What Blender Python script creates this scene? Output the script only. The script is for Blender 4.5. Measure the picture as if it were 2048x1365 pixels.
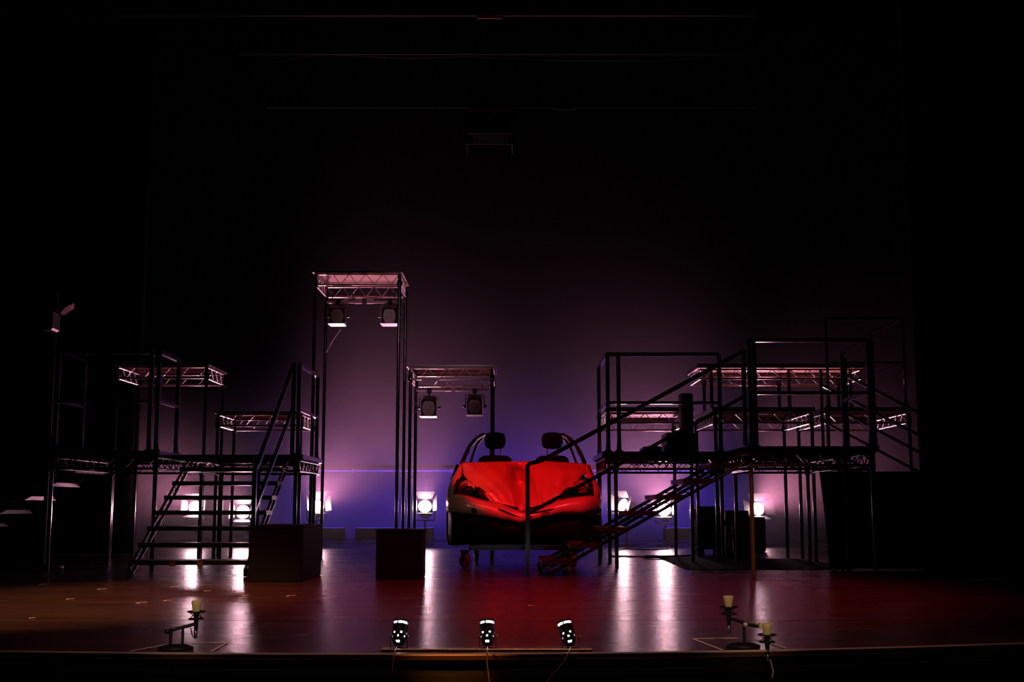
import bpy, math, random
from mathutils import Vector, Matrix
random.seed(7)
for o in list(bpy.data.objects): bpy.data.objects.remove(o, do_unlink=True)
scn = bpy.context.scene
COL = scn.collection

# ------------------------------------------------------------------ camera
cam_data = bpy.data.cameras.new('camera')
cam_data.sensor_width = 36.0
cam_data.lens = 36.0 * 2400.0 / 2048.0
cam_data.clip_end = 200
cam = bpy.data.objects.new('camera', cam_data); COL.objects.link(cam)
cam.location = (0, 0, 0.70)
cam.rotation_euler = (math.radians(90) + math.atan(328 / 2400.0), 0, 0)
scn.camera = cam

# ------------------------------------------------------------------ world, view
w = bpy.data.worlds.new('world'); scn.world = w; w.use_nodes = True
w.node_tree.nodes['Background'].inputs[0].default_value = (0.0, 0.0, 0.0, 1)
w.node_tree.nodes['Background'].inputs[1].default_value = 0.0
vs = scn.view_settings
vs.view_transform = 'Standard'; vs.look = 'None'; vs.gamma = 1.0; vs.exposure = 0.0
vs.use_curve_mapping = False
scn.cycles.use_denoising = True
scn.cycles.adaptive_threshold = 0.02
scn.cycles.max_bounces = 4
scn.cycles.diffuse_bounces = 1
scn.cycles.glossy_bounces = 2
scn.cycles.volume_bounces = 0
scn.cycles.volume_step_rate = 2.0
scn.cycles.volume_max_steps = 48
scn.cycles.sample_clamp_indirect = 3.0
scn.cycles.caustics_reflective = False
scn.cycles.caustics_refractive = False

def spot(name, loc, target, energy, col, angle, blend=0.4, radius=0.08, parent=None):
    l = bpy.data.lights.new(name, 'SPOT')
    l.energy = energy; l.color = col; l.spot_size = math.radians(angle); l.spot_blend = blend
    l.shadow_soft_size = radius
    o = bpy.data.objects.new(name, l); COL.objects.link(o)
    o.location = loc
    d = Vector(target) - Vector(loc)
    o.rotation_euler = d.to_track_quat('-Z', 'Y').to_euler()
    if parent: o.parent = parent
    return o

# front-of-house spotlights in the auditorium, and two added fills
spot('red_car_spot', (-3.2, 6.6, 8.0), (0.35, 14.2, 1.05), 5000, (1.0, 0.004, 0.005), 10.7, 0.12, 0.05)
spot('red_floor_wash', (0.9, 6.6, 9.6), (0.4, 9.9, 0.0), 2700, (1.0, 0.05, 0.11), 44, 1.0, 0.1)
spot('warm_left_wash', (-4.6, -1.0, 8.0), (-3.1, 8.9, 0.0), 9000, (1.0, 0.50, 0.24), 16, 0.9, 0.1)
spot('warm_fill', (-5.5, -1.0, 4.6), (-0.72, 13.6, 0.78), 260, (1.0, 0.80, 0.52), 4.4, 0.9, 0.1)
spot('warm_right_leg', (3.5, -1.0, 4.0), (2.40, 12.1, 0.5), 700, (1.0, 0.66, 0.25), 5.5, 0.9, 0.1)
spot('microphone_spot', (-1.2, -3.0, 3.4), (-1.58, 6.06, 0.16), 900, (1.0, 0.78, 0.48), 3.6, 0.9, 0.1)
spot('microphone_spot', (1.0, -3.0, 3.4), (1.15, 6.06, 0.13), 900, (1.0, 0.72, 0.40), 3.6, 0.9, 0.1)
spot('added_tower_fill', (1.5, -2.0, 5.5), (-1.4, 16.1, 2.7), 1300, (1.0, 0.55, 0.68), 8, 1.0, 0.1)  # added fill that brightens the dull lenses under the towers
spot('added_apron_fill', (0.1, 2.6, 7.2), (0.1, 6.1, 0.0), 480, (1.0, 0.45, 0.36), 46, 0.9, 0.1)  # added fill so the tape and edge of the apron show

# ------------------------------------------------------------------ materials
MATS = {}
def mat(name, col, rough=0.5, metal=0.0, noise=None, bump=None, emit=None, coat=0.0, spec=0.5, sheen=0.0):
    m = bpy.data.materials.new(name); m.use_nodes = True
    nt = m.node_tree; b = nt.nodes['Principled BSDF']
    b.inputs['Base Color'].default_value = (*col, 1)
    b.inputs['Roughness'].default_value = rough
    b.inputs['Metallic'].default_value = metal
    b.inputs['Specular IOR Level'].default_value = spec
    b.inputs['Coat Weight'].default_value = coat
    b.inputs['Coat Roughness'].default_value = 0.08
    b.inputs['Sheen Weight'].default_value = sheen
    if emit:
        b.inputs['Emission Color'].default_value = (*emit[0], 1)
        b.inputs['Emission Strength'].default_value = emit[1]
    if noise or bump:
        tc = nt.nodes.new('ShaderNodeTexCoord')
        mp = nt.nodes.new('ShaderNodeMapping')
        nt.links.new(tc.outputs['Object'], mp.inputs['Vector'])
        nz = nt.nodes.new('ShaderNodeTexNoise'); nz.inputs['Detail'].default_value = 5
        sc = (noise or bump)[0]
        mp.inputs['Scale'].default_value = sc if isinstance(sc, tuple) else (sc, sc, sc)
        nz.inputs['Scale'].default_value = 1.0
        nt.links.new(mp.outputs['Vector'], nz.inputs['Vector'])
        if noise:
            mx = nt.nodes.new('ShaderNodeMix'); mx.data_type = 'RGBA'
            k = noise[1]
            mx.inputs['A'].default_value = (*[c * (1 - k) for c in col], 1)
            mx.inputs['B'].default_value = (*[min(1, c * (1 + k)) for c in col], 1)
            nt.links.new(nz.outputs['Fac'], mx.inputs['Factor'])
            nt.links.new(mx.outputs['Result'], b.inputs['Base Color'])
        if bump:
            bp = nt.nodes.new('ShaderNodeBump')
            bp.inputs['Strength'].default_value = bump[1]; bp.inputs['Distance'].default_value = bump[2]
            nt.links.new(nz.outputs['Fac'], bp.inputs['Height'])
            nt.links.new(bp.outputs['Normal'], b.inputs['Normal'])
    MATS[name] = m
    return m

mat('black_metal', (0.004, 0.004, 0.004), 0.17, 0.0, noise=(6, 0.3), spec=0.5)
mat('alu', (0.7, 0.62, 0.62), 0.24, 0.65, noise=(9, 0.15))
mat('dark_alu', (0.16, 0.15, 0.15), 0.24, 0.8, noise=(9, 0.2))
mat('board', (0.22, 0.11, 0.085), 0.7, spec=0.1, noise=((2, 14, 2), 0.35))
mat('board_dark', (0.060, 0.030, 0.026), 0.7, spec=0.0, noise=((2, 14, 2), 0.35))
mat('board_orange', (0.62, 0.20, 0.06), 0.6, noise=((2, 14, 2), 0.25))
mat('tread', (0.028, 0.020, 0.018), 0.45, spec=0.3, noise=((2, 14, 2), 0.3))
mat('black_paint', (0.007, 0.006, 0.006), 0.65, spec=0.1, noise=(5, 0.5), bump=(40, 0.2, 0.002))
mat('box_paint', (0.009, 0.008, 0.005), 0.7, spec=0.1, noise=(7, 0.6), bump=(50, 0.2, 0.002))
mat('rubber', (0.010, 0.010, 0.010), 0.6, noise=(12, 0.3))
mat('cloth_black', (0.004, 0.004, 0.004), 0.95, spec=0.05, noise=(3, 0.3))
mat('reflector', (0.75, 0.70, 0.68), 0.35, 0.3, noise=(5, 0.05))
mat('velvet', (0.006, 0.005, 0.006), 0.9, sheen=0.15, spec=0.1, noise=(3, 0.3))
mat('wall_black', (0.055, 0.055, 0.065), 0.85, noise=((0.7, 0.7, 2.4), 0.35), bump=((2.2, 2.2, 6.0), 0.25, 0.02))
mat('ceiling_black', (0.006, 0.006, 0.006), 0.9, noise=(1, 0.3))
mat('car_paint', (0.62, 0.55, 0.46), 0.30, 0.15, coat=0.8, noise=(3, 0.06), bump=(1.6, 0.15, 0.02))
mat('car_black', (0.006, 0.006, 0.006), 0.5, spec=0.2, noise=(8, 0.3))
mat('chrome', (0.8, 0.8, 0.8), 0.12, 1.0, noise=(5, 0.05))
mat('seat_cloth', (0.0015, 0.0015, 0.002), 0.9, spec=0.08, noise=(30, 0.4))
mat('caster_pale', (0.30, 0.26, 0.22), 0.5, noise=(8, 0.2))
mat('lens_off', (0.60, 0.52, 0.54), 0.25, 0.0, coat=0.6, bump=(60, 0.5, 0.004))
mat('lamp_black', (0.008, 0.008, 0.008), 0.5, spec=0.25, noise=(9, 0.3))
mat('lamp_plate', (0.55, 0.42, 0.42), 0.45, 0.2, noise=(9, 0.2))
mat('door_leaf', (0.10, 0.095, 0.10), 0.5, 0.2, noise=(7, 0.2))
mat('trim_pale', (0.42, 0.31, 0.26), 0.5, noise=((3, 20, 20), 0.4))
mat('leg_warm_lit', (0.11, 0.075, 0.022), 0.5, noise=(12, 0.35))  # warm light on the railed platform's front leg, put into its colour
mat('tape_white', (0.85, 0.74, 0.66), 0.7, noise=(14, 0.2))
mat('tape_yellow', (0.55, 0.46, 0.22), 0.6, noise=(14, 0.2))
mat('tape_blue', (0.08, 0.14, 0.60), 0.5, noise=(14, 0.2))
mat('paper', (0.85, 0.74, 0.66), 0.6, noise=(20, 0.15))
mat('foam_tan', (0.60, 0.47, 0.26), 0.9, noise=(60, 0.35), bump=(160, 0.6, 0.004))
mat('cable', (0.012, 0.010, 0.010), 0.5, noise=(10, 0.3))
mat('cable_tan', (0.16, 0.09, 0.06), 0.5, noise=(40, 0.5))
mat('cable_pale', (0.35, 0.26, 0.22), 0.5, noise=(10, 0.2))
mat('tray_gold_lit', (0.50, 0.36, 0.20), 0.3, 0.8, noise=((3, 20, 3), 0.3))  # gold light leaking from the footlights, put into the tray's colour
mat('flap_pink_lit', (0.85, 0.55, 0.55), 0.32, 0.2, noise=(20, 0.12))  # pink light on the boom flap is partly in this colour
mat('pink_card', (0.62, 0.30, 0.32), 0.6, noise=(20, 0.12))
mat('lens_lit', (0.9, 0.8, 0.8), 0.4, emit=((1.0, 0.58, 0.68), 120.0), noise=(5, 0.02))
mat('bulb_white', (0.9, 0.9, 0.9), 0.4, emit=((0.95, 0.93, 1.0), 60.0), noise=(5, 0.02))
mat('led_blue', (0.05, 0.05, 0.3), 0.4, emit=((0.08, 0.06, 1.0), 1.2), noise=(5, 0.02))
mat('led_small', (0.3, 0.4, 0.9), 0.4, emit=((0.35, 0.45, 1.0), 3.0), noise=(5, 0.02))
mat('pit_bulb', (0.9, 0.6, 0.3), 0.4, emit=((1.0, 0.35, 0.06), 4.0), noise=(5, 0.02))

def glass(name, tint, rough):
    m = bpy.data.materials.new(name); m.use_nodes = True; nt = m.node_tree
    nt.nodes.remove(nt.nodes['Principled BSDF'])
    tr = nt.nodes.new('ShaderNodeBsdfTransparent'); tr.inputs[0].default_value = (*tint, 1)
    gl = nt.nodes.new('ShaderNodeBsdfGlossy'); gl.inputs['Roughness'].default_value = rough
    lw = nt.nodes.new('ShaderNodeFresnel'); lw.inputs[0].default_value = 1.5
    mx = nt.nodes.new('ShaderNodeMixShader')
    nt.links.new(lw.outputs[0], mx.inputs[0]); nt.links.new(tr.outputs[0], mx.inputs[1]); nt.links.new(gl.outputs[0], mx.inputs[2])
    nt.links.new(mx.outputs[0], nt.nodes['Material Output'].inputs['Surface'])
    MATS[name] = m
glass('headlight_glass', (0.75, 0.72, 0.72), 0.06)

def floor_material():
    m = bpy.data.materials.new('stage_boards'); m.use_nodes = True; nt = m.node_tree
    b = nt.nodes['Principled BSDF']
    tc = nt.nodes.new('ShaderNodeTexCoord')
    def noise(scale, detail):
        mp = nt.nodes.new('ShaderNodeMapping'); mp.inputs['Scale'].default_value = scale
        nt.links.new(tc.outputs['Object'], mp.inputs['Vector'])
        n = nt.nodes.new('ShaderNodeTexNoise'); n.inputs['Scale'].default_value = 1; n.inputs['Detail'].default_value = detail
        nt.links.new(mp.outputs['Vector'], n.inputs['Vector']); return n
    grain = noise((1.2, 14.0, 1), 6); blot = noise((0.8, 1.6, 1), 4); fine = noise((5, 34, 5), 4)
    cr = nt.nodes.new('ShaderNodeValToRGB')
    cr.color_ramp.elements[0].position = 0.3; cr.color_ramp.elements[0].color = (0.034, 0.015, 0.012, 1)
    cr.color_ramp.elements[1].position = 0.75; cr.color_ramp.elements[1].color = (0.10, 0.046, 0.036, 1)
    nt.links.new(grain.outputs['Fac'], cr.inputs['Fac'])
    nt.links.new(cr.outputs['Color'], b.inputs['Base Color'])
    mr = nt.nodes.new('ShaderNodeMapRange')
    mr.inputs['To Min'].default_value = 0.22; mr.inputs['To Max'].default_value = 0.32
    nt.links.new(blot.outputs['Fac'], mr.inputs['Value']); nt.links.new(mr.outputs['Result'], b.inputs['Roughness'])
    bp = nt.nodes.new('ShaderNodeBump'); bp.inputs['Strength'].default_value = 0.35; bp.inputs['Distance'].default_value = 0.004
    nt.links.new(fine.outputs['Fac'], bp.inputs['Height']); nt.links.new(bp.outputs['Normal'], b.inputs['Normal'])
    b.inputs['Specular IOR Level'].default_value = 0.24
    b.inputs['Specular Tint'].default_value = (1.0, 0.50, 0.46, 1)
    MATS['floor'] = m
floor_material()

# ------------------------------------------------------------------ mesh helpers
class MB:
    def __init__(self): self.v = []; self.f = []; self.smooth = []
    def add(self, verts, faces, smooth=False):
        b = len(self.v); self.v += [tuple(p) for p in verts]
        self.f += [tuple(i + b for i in fc) for fc in faces]; self.smooth += [smooth] * len(faces)
        return self
    def box(self, x0, x1, y0, y1, z0, z1, bev=0.0):
        if bev <= 0:
            v = [(x, y, z) for z in (z0, z1) for y in (y0, y1) for x in (x0, x1)]
            return self.add(v, [(0, 2, 3, 1), (4, 5, 7, 6), (0, 1, 5, 4), (2, 6, 7, 3), (0, 4, 6, 2), (1, 3, 7, 5)])
        # bevelled box: outline with clipped corners, inset top and bottom
        def ring(z, i):
            a, b_, c, d = x0 + i, x1 - i, y0 + i, y1 - i
            k = bev
            return [(a + k, c, z), (b_ - k, c, z), (b_, c + k, z), (b_, d - k, z), (b_ - k, d, z), (a + k, d, z), (a, d - k, z), (a, c + k, z)]
        rs = [ring(z0, bev * 0.9), ring(z0 + bev, 0), ring(z1 - bev, 0), ring(z1, bev * 0.9)]
        v = sum(rs, []); f = [tuple(reversed(range(8))), tuple(range(24, 32))]
        for r in range(3):
            for i in range(8):
                j = (i + 1) % 8; f.append((r * 8 + i, r * 8 + j, r * 8 + 8 + j, r * 8 + 8 + i))
        return self.add(v, f)
    def tube(self, pts, r, n=8, caps=True, sq=False):
        pts = [Vector(p) for p in pts]; rings = []
        ph = 0.0
        if sq: n = 4; ph = math.pi / 4; r = r * 1.41421
        m = len(pts); rr = r if isinstance(r, (list, tuple)) else [r] * m
        prev = None
        for i, p in enumerate(pts):
            t = (pts[min(i + 1, m - 1)] - pts[max(i - 1, 0)])
            if t.length < 1e-9: t = Vector((0, 0, 1))
            t.normalize()
            if prev is None:
                a = Vector((0, 0, 1)) if abs(t.z) < 0.9 else Vector((1, 0, 0))
                u = t.cross(a).normalized()
            else:
                u = (prev - t * prev.dot(t)).normalized()
            prev = u; wv = t.cross(u)
            rings.append([p + (u * math.cos(2 * math.pi * k / n + ph) + wv * math.sin(2 * math.pi * k / n + ph)) * rr[i] for k in range(n)])
        v = sum(rings, []); f = []
        for i in range(m - 1):
            for k in range(n):
                l = (k + 1) % n
                f.append((i * n + k, i * n + l, (i + 1) * n + l, (i + 1) * n + k))
        self.add(v, f, n > 5)
        if caps:
            self.add(rings[0], [tuple(reversed(range(n)))]); self.add(rings[-1], [tuple(range(n))])
        return self
    def lathe(self, prof, n=20, mtx=None, closed=True):
        # profile of (radius, height) turned around +Z, then moved by mtx
        mtx = mtx or Matrix.Identity(4); v = []; f = []
        for r, z in prof:
            for k in range(n):
                a = 2 * math.pi * k / n; v.append(mtx @ Vector((r * math.cos(a), r * math.sin(a), z)))
        for i in range(len(prof) - 1):
            for k in range(n):
                l = (k + 1) % n; f.append((i * n + k, i * n + l, (i + 1) * n + l, (i + 1) * n + k))
        if closed:
            f.append(tuple(reversed(range(n)))); f.append(tuple(range((len(prof) - 1) * n, len(prof) * n)))
        return self.add(v, f, True)
    def grid(self, rows, smooth=True):
        h, wd = len(rows), len(rows[0]); v = sum([list(r) for r in rows], [])
        f = [(i * wd + j, i * wd + j + 1, (i + 1) * wd + j + 1, (i + 1) * wd + j) for i in range(h - 1) for j in range(wd - 1)]
        return self.add(v, f, smooth)
    def prism(self, poly, off):
        n = len(poly); o = Vector(off); a = [Vector(p) for p in poly]; b = [p + o for p in a]
        f = [tuple(range(n)), tuple(reversed(range(n, 2 * n)))]
        f += [(i, n + i, n + (i + 1) % n, (i + 1) % n) for i in range(n)]
        return self.add(a + b, f)
    def xf(self, mtx):
        self.v = [tuple(mtx @ Vector(p)) for p in self.v]; return self
    def build(self, name, material, parent=None, solid=0.0, subd=0):
        me = bpy.data.meshes.new(name); me.from_pydata(self.v, [], self.f)
        me.validate(); me.update()
        if len(me.polygons) == len(self.smooth):
            me.polygons.foreach_set('use_smooth', self.smooth)
        me.materials.append(MATS[material])
        o = bpy.data.objects.new(name, me); COL.objects.link(o)
        if parent: o.parent = parent; o.matrix_parent_inverse = Matrix.Translation(-Vector(parent.location)) if False else Matrix.Identity(4)
        if solid:
            md = o.modifiers.new('thickness', 'SOLIDIFY'); md.thickness = solid; md.offset = 0
        if subd:
            md = o.modifiers.new('smooth', 'SUBSURF'); md.levels = subd; md.render_levels = subd
        return o

def tag(o, label=None, cat=None, group=None, kind=None):
    if label: o['label'] = label
    if cat: o['category'] = cat
    if group: o['group'] = group
    if kind: o['kind'] = kind
    return o
class T:
    """a thing: an Empty at its base; parts are built in world metres and shifted to local"""
    def __init__(self, name, label, cat, loc, group=None):
        self.o = bpy.data.objects.new(name, None); COL.objects.link(self.o)
        self.o.empty_display_size = 0.1; self.o.location = loc; self.loc = Vector(loc)
        tag(self.o, label, cat, group)
    def part(self, name, mb, material, label=None, solid=0.0, subd=0, under=None):
        mb.v = [tuple(Vector(p) - self.loc) for p in mb.v]
        p = mb.build(name, material, under or self.o, solid, subd)
        if label: p['label'] = label
        return p
def copy_tree(o, parent=None):
    c = o.copy(); COL.objects.link(c); c.parent = parent
    for ch in o.children: copy_tree(ch, c)
    return c
def struct(name, mb, material, parent=None):
    o = mb.build(name, material, parent)
    if parent is None: o['kind'] = 'structure'
    return o

# ------------------------------------------------------------------ the setting
def edge_y(x):   # curved lip of the apron
    return 5.845 + 0.0235 * (x + 0.55) ** 2 * (1.0 if x > -0.55 else 0.9) * (1.9 if x > -0.55 else 1.4)
XS = [-9 + 0.5 * i for i in range(37)]
WX = 11.0
floor = struct('floor', MB().box(-WX, WX, 7.2, 25.0, -0.30, -0.012), 'floor')
seams = [7.5, 8.99, 10.37, 12.02, 13.55, 15.1, 16.65, 18.2, 19.75, 21.3, 22.85, 25.0]
mb = MB()
xs = [-WX + 0.25 * i for i in range(89)]
rows = [[(x, min(edge_y(x), 7.4), 0.0) for x in xs], [(x, seams[0] - 0.008, 0.0) for x in xs]]
mb.grid(rows, False)
mb.grid([[(x, min(edge_y(x), 7.4), 0.0) for x in xs], [(x, min(edge_y(x), 7.4), -0.03) for x in xs]][::-1], False)
struct('floor_panel', mb, 'floor', floor)
for a, b in zip(seams[:-1], seams[1:]):
    struct('floor_panel', MB().box(-WX, WX, a + 0.008, b - 0.008, -0.012, 0.0), 'floor', floor)
# lip strip along the apron edge and the dark fascia below it
mb = MB(); mb.tube([(x, edge_y(x) - 0.002, -0.004) for x in xs if edge_y(x) < 7.3], 0.007, 6)
struct('trim_1', mb, 'trim_pale')
xe = [x for x in xs if edge_y(x) < 7.3]
struct('wall_front', MB().grid([[(x, edge_y(x) + 0.02, -0.02) for x in xe], [(x, edge_y(x) + 0.02, -1.2) for x in xe]], False), 'black_paint')
mb = MB(); mb.grid([[(x, edge_y(x) - 0.04, -0.075) for x in xe], [(x, edge_y(x) - 0.04, -0.10) for x in xe]], False)
mb.grid([[(x, edge_y(x) + 0.02, -0.075) for x in xe], [(x, edge_y(x) - 0.04, -0.075) for x in xe]], False)
struct('trim_2', mb, 'black_paint')
struct('wall_back', MB().box(-WX, WX, 25.0, 25.3, -0.3, 11), 'wall_black')
struct('wall_left', MB().box(-WX - 0.3, -WX, -8, 25.3, -1.3, 11), 'ceiling_black')
struct('wall_right', MB().box(WX, WX + 0.3, -8, 25.3, -1.3, 11), 'ceiling_black')
struct('ceiling', MB().box(-WX - 0.3, WX + 0.3, -8, 25.3, 11, 11.3), 'ceiling_black')
struct('floor_auditorium', MB().box(-WX, WX, -8, 7.1, -1.3, -1.2), 'ceiling_black')

def drape(name, label, x0, x1, y, z0, z1, amp=0.07, folds=9, group=None, gather=None, material='velvet'):
    rows = []
    nx = folds * 8
    for k in range(9):
        t = k / 8.0; z = z1 + (z0 - z1) * t; row = []
        for i in range(nx + 1):
            s = i / nx
            x = x0 + (x1 - x0) * s
            if gather: x += gather(t) * (1 - s)
            row.append((x, y + amp * (0.35 + 0.65 * t) * math.sin(s * folds * 2 * math.pi + 0.6 * math.sin(3 * s)), z))
        rows.append(row)
    o = MB().grid(rows).build(name, material, None, solid=0.006)
    return tag(o, label, 'curtain', group)
drape('wing_curtain', 'tall black velvet wing curtain hiding the foot of the side stairs', 3.89, 8.5, 11.5, 0.01, 8.0, 0.08, 16)
drape('wing_curtain', 'tall black velvet wing curtain behind the side platform', -9.6, -5.32, 17.15, 0.01, 8.0, 0.08, 16, material='cloth_black')
drape('masking_cloth', 'black cloth hanging under the railed platform, gathered to one side', 3.42, 4.65, 13.145, 0.02, 1.06, 0.022, 11,
      gather=lambda t: -0.07 * (1 - t) ** 1.5)

# ------------------------------------------------------------------ truss-edged decks
def zigzag(a, b, za, zb, step=0.115):
    a = Vector((a[0], a[1], 0)); b = Vector((b[0], b[1], 0)); L = (b - a).length
    n = max(2, int(round(L / step))); pts = []
    for i in range(n + 1):
        p = a + (b - a) * (i / n); pts.append((p.x, p.y, za if i % 2 == 0 else zb))
    return pts
def deck(name, label, x0, x1, y0, y1, z, legs=None, group=None, board='board_dark', chord='alu', legmat='black_metal', leg_bottom=0.0, thick=0.055, h=0.135):
    t = T(name, label, 'platform', ((x0 + x1) / 2, (y0 + y1) / 2, leg_bottom), group)
    t.part('deck_board', MB().box(x0, x1, y0, y1, z - 0.022, z), board)
    t.part('board_frame', MB().box(x0, x1, y0 - 0.012, y0, z - thick, z).box(x0, x1, y1, y1 + 0.012, z - thick, z)
           .box(x0 - 0.012, x0, y0, y1, z - thick, z).box(x1, x1 + 0.012, y0, y1, z - thick, z), 'black_metal' if chord != 'alu' else 'dark_alu')
    zt, zb = z - thick - 0.016, z - thick - h
    i = 0.03
    cs = [(x0 + i, y0 + i), (x1 - i, y0 + i), (x1 - i, y1 - i), (x0 + i, y1 - i)]
    for k in range(4):
        a, b = cs[k], cs[(k + 1) % 4]
        t.part('top_chord', MB().tube([(*a, zt), (*b, zt)], 0.014, 8), chord)
        t.part('bottom_chord', MB().tube([(*a, zb), (*b, zb)], 0.014, 8), chord)
        t.part('lattice_rod', MB().tube(zigzag(a, b, zt, zb), 0.0075, 6), chord)
    for (lx, ly) in (legs if legs is not None else cs):
        t.part('leg', MB().tube([(lx, ly, leg_bottom), (lx, ly, zt)], 0.0225, 10), 'leg_warm_lit' if (lx, ly) == (2.40, 12.12) else legmat)
        t.part('leg_socket', MB().lathe([(0.032, zb - 0.03), (0.034, zb - 0.02), (0.034, zb + 0.05), (0.03, zb + 0.06)], 10, Matrix.Translation((lx, ly, 0))), legmat)
    return t
deck('tower_deck', 'tallest truss tower on slim legs with two dark lamps hung below', -2.63, -1.46, 15.6, 16.6, 3.77, thick=0.022, h=0.16, board='board')
deck('tower_deck', 'mid-height truss tower behind the car with two dark lamps hung below', -1.37, -0.22, 15.6, 16.6, 2.515, thick=0.022, h=0.16,
     legs=[(-1.33, 15.65), (-0.26, 15.65), (-0.26, 16.55), (-1.33, 16.55)])
deck('tower_deck', 'high truss deck behind the black railings of the side platform', -5.2, -3.97, 15.6, 16.6, 2.53, thick=0.022, h=0.16)
deck('tower_deck', 'lower truss deck seen through the handrails above the stair landing', -3.86, -2.72, 15.6, 16.6, 1.905, thick=0.022, h=0.16)
deck('stair_landing', 'landing deck with lattice edge at the head of the open stairs', -3.77, -2.44, 14.0, 15.45, 1.28,
     legs=[(-3.7, 15.4), (-2.52, 14.06), (-2.52, 15.4), (-2.95, 14.06)], chord='dark_alu')
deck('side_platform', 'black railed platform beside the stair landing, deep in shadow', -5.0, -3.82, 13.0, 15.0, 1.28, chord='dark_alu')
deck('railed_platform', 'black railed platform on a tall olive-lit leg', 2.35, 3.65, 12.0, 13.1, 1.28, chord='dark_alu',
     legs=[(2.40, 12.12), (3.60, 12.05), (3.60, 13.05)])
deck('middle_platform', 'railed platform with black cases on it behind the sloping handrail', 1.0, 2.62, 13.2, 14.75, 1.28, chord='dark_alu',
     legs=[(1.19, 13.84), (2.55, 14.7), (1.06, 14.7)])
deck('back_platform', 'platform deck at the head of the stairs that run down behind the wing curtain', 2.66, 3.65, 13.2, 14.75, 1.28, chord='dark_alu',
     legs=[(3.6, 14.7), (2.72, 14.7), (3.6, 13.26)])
deck('upper_deck', 'truss deck with pale underside above the black cases', 1.17, 2.25, 14.9, 16.5, 1.905, board='board')
deck('upper_deck', 'truss deck under the orange-bottomed top deck', 2.5, 3.76, 14.9, 16.5, 1.905)
deck('upper_deck', 'truss deck reaching out over the side stairs with a thin guard rail', 3.9, 4.97, 14.9, 16.5, 1.905)
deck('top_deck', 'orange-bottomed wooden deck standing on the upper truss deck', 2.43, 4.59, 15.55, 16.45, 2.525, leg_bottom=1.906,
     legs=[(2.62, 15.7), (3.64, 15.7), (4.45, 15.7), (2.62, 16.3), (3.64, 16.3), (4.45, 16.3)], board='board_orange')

# ------------------------------------------------------------------ guard rails
def rail(name, label, runs, posts, z0, z1, r=0.021, mid=0.50, group=None):
    x, y = posts[0]
    t = T(name, label, 'railing', (x, y, z0), group)
    for p in posts:
        t.part('post', MB().tube([(*p, z0 + 0.002), (*p, z1)], r, sq=True), 'black_metal')
        t.part('post_foot', MB().lathe([(0.045, z0 + 0.001), (0.045, z0 + 0.012), (0.028, z0 + 0.02), (0.026, z0 + 0.08)], 10, Matrix.Translation((*p, 0))), 'black_metal')
    for a, b in runs:
        t.part('top_rail', MB().tube([(*a, z1), (*b, z1)], r, sq=True), 'black_metal')
        t.part('middle_rail', MB().tube([(*a, z0 + (z1 - z0) * mid), (*b, z0 + (z1 - z0) * mid)], r * 0.8, sq=True), 'black_metal')
    return t
rail('guard_rail', 'black guard rail around the side platform, front and both ends',
     [((-4.96, 13.05), (-3.94, 13.05)), ((-4.96, 13.05), (-4.96, 13.85)), ((-3.86, 13.05), (-3.86, 13.82))],
     [(-4.96, 13.05), (-3.94, 13.05), (-3.86, 13.05), (-3.86, 13.82), (-4.96, 13.85)], 1.28, 2.36)
rail('guard_rail', 'black guard rail along the open end of the stair landing',
     [((-2.5, 14.05), (-2.5, 15.4))], [(-2.5, 14.05), (-2.5, 15.4)], 1.28, 2.34)
rail('guard_rail', 'black guard rail with white-edged front bars on the railed platform',
     [((2.40, 12.05), (3.60, 12.05)), ((3.60, 12.05), (3.60, 13.0))],
     [(2.40, 12.05), (3.60, 12.05), (3.60, 13.0), (2.46, 12.12), (3.655, 12.12)], 1.28, 2.355)
rail('guard_rail', 'black guard rail above the cases on the middle platform',
     [((1.06, 13.25), (2.3, 13.25)), ((1.06, 13.25), (1.06, 14.6))],
     [(1.06, 13.25), (1.18, 13.25), (2.3, 13.25), (1.06, 14.6)], 1.28, 2.36)
rail('guard_rail', 'thin guard rail on the truss deck over the side stairs',
     [((3.95, 14.95), (4.92, 14.95)), ((4.92, 14.95), (4.92, 16.3))],
     [(3.95, 14.95), (4.92, 14.95), (4.92, 16.3)], 1.905, 3.03, 0.016)

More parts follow.
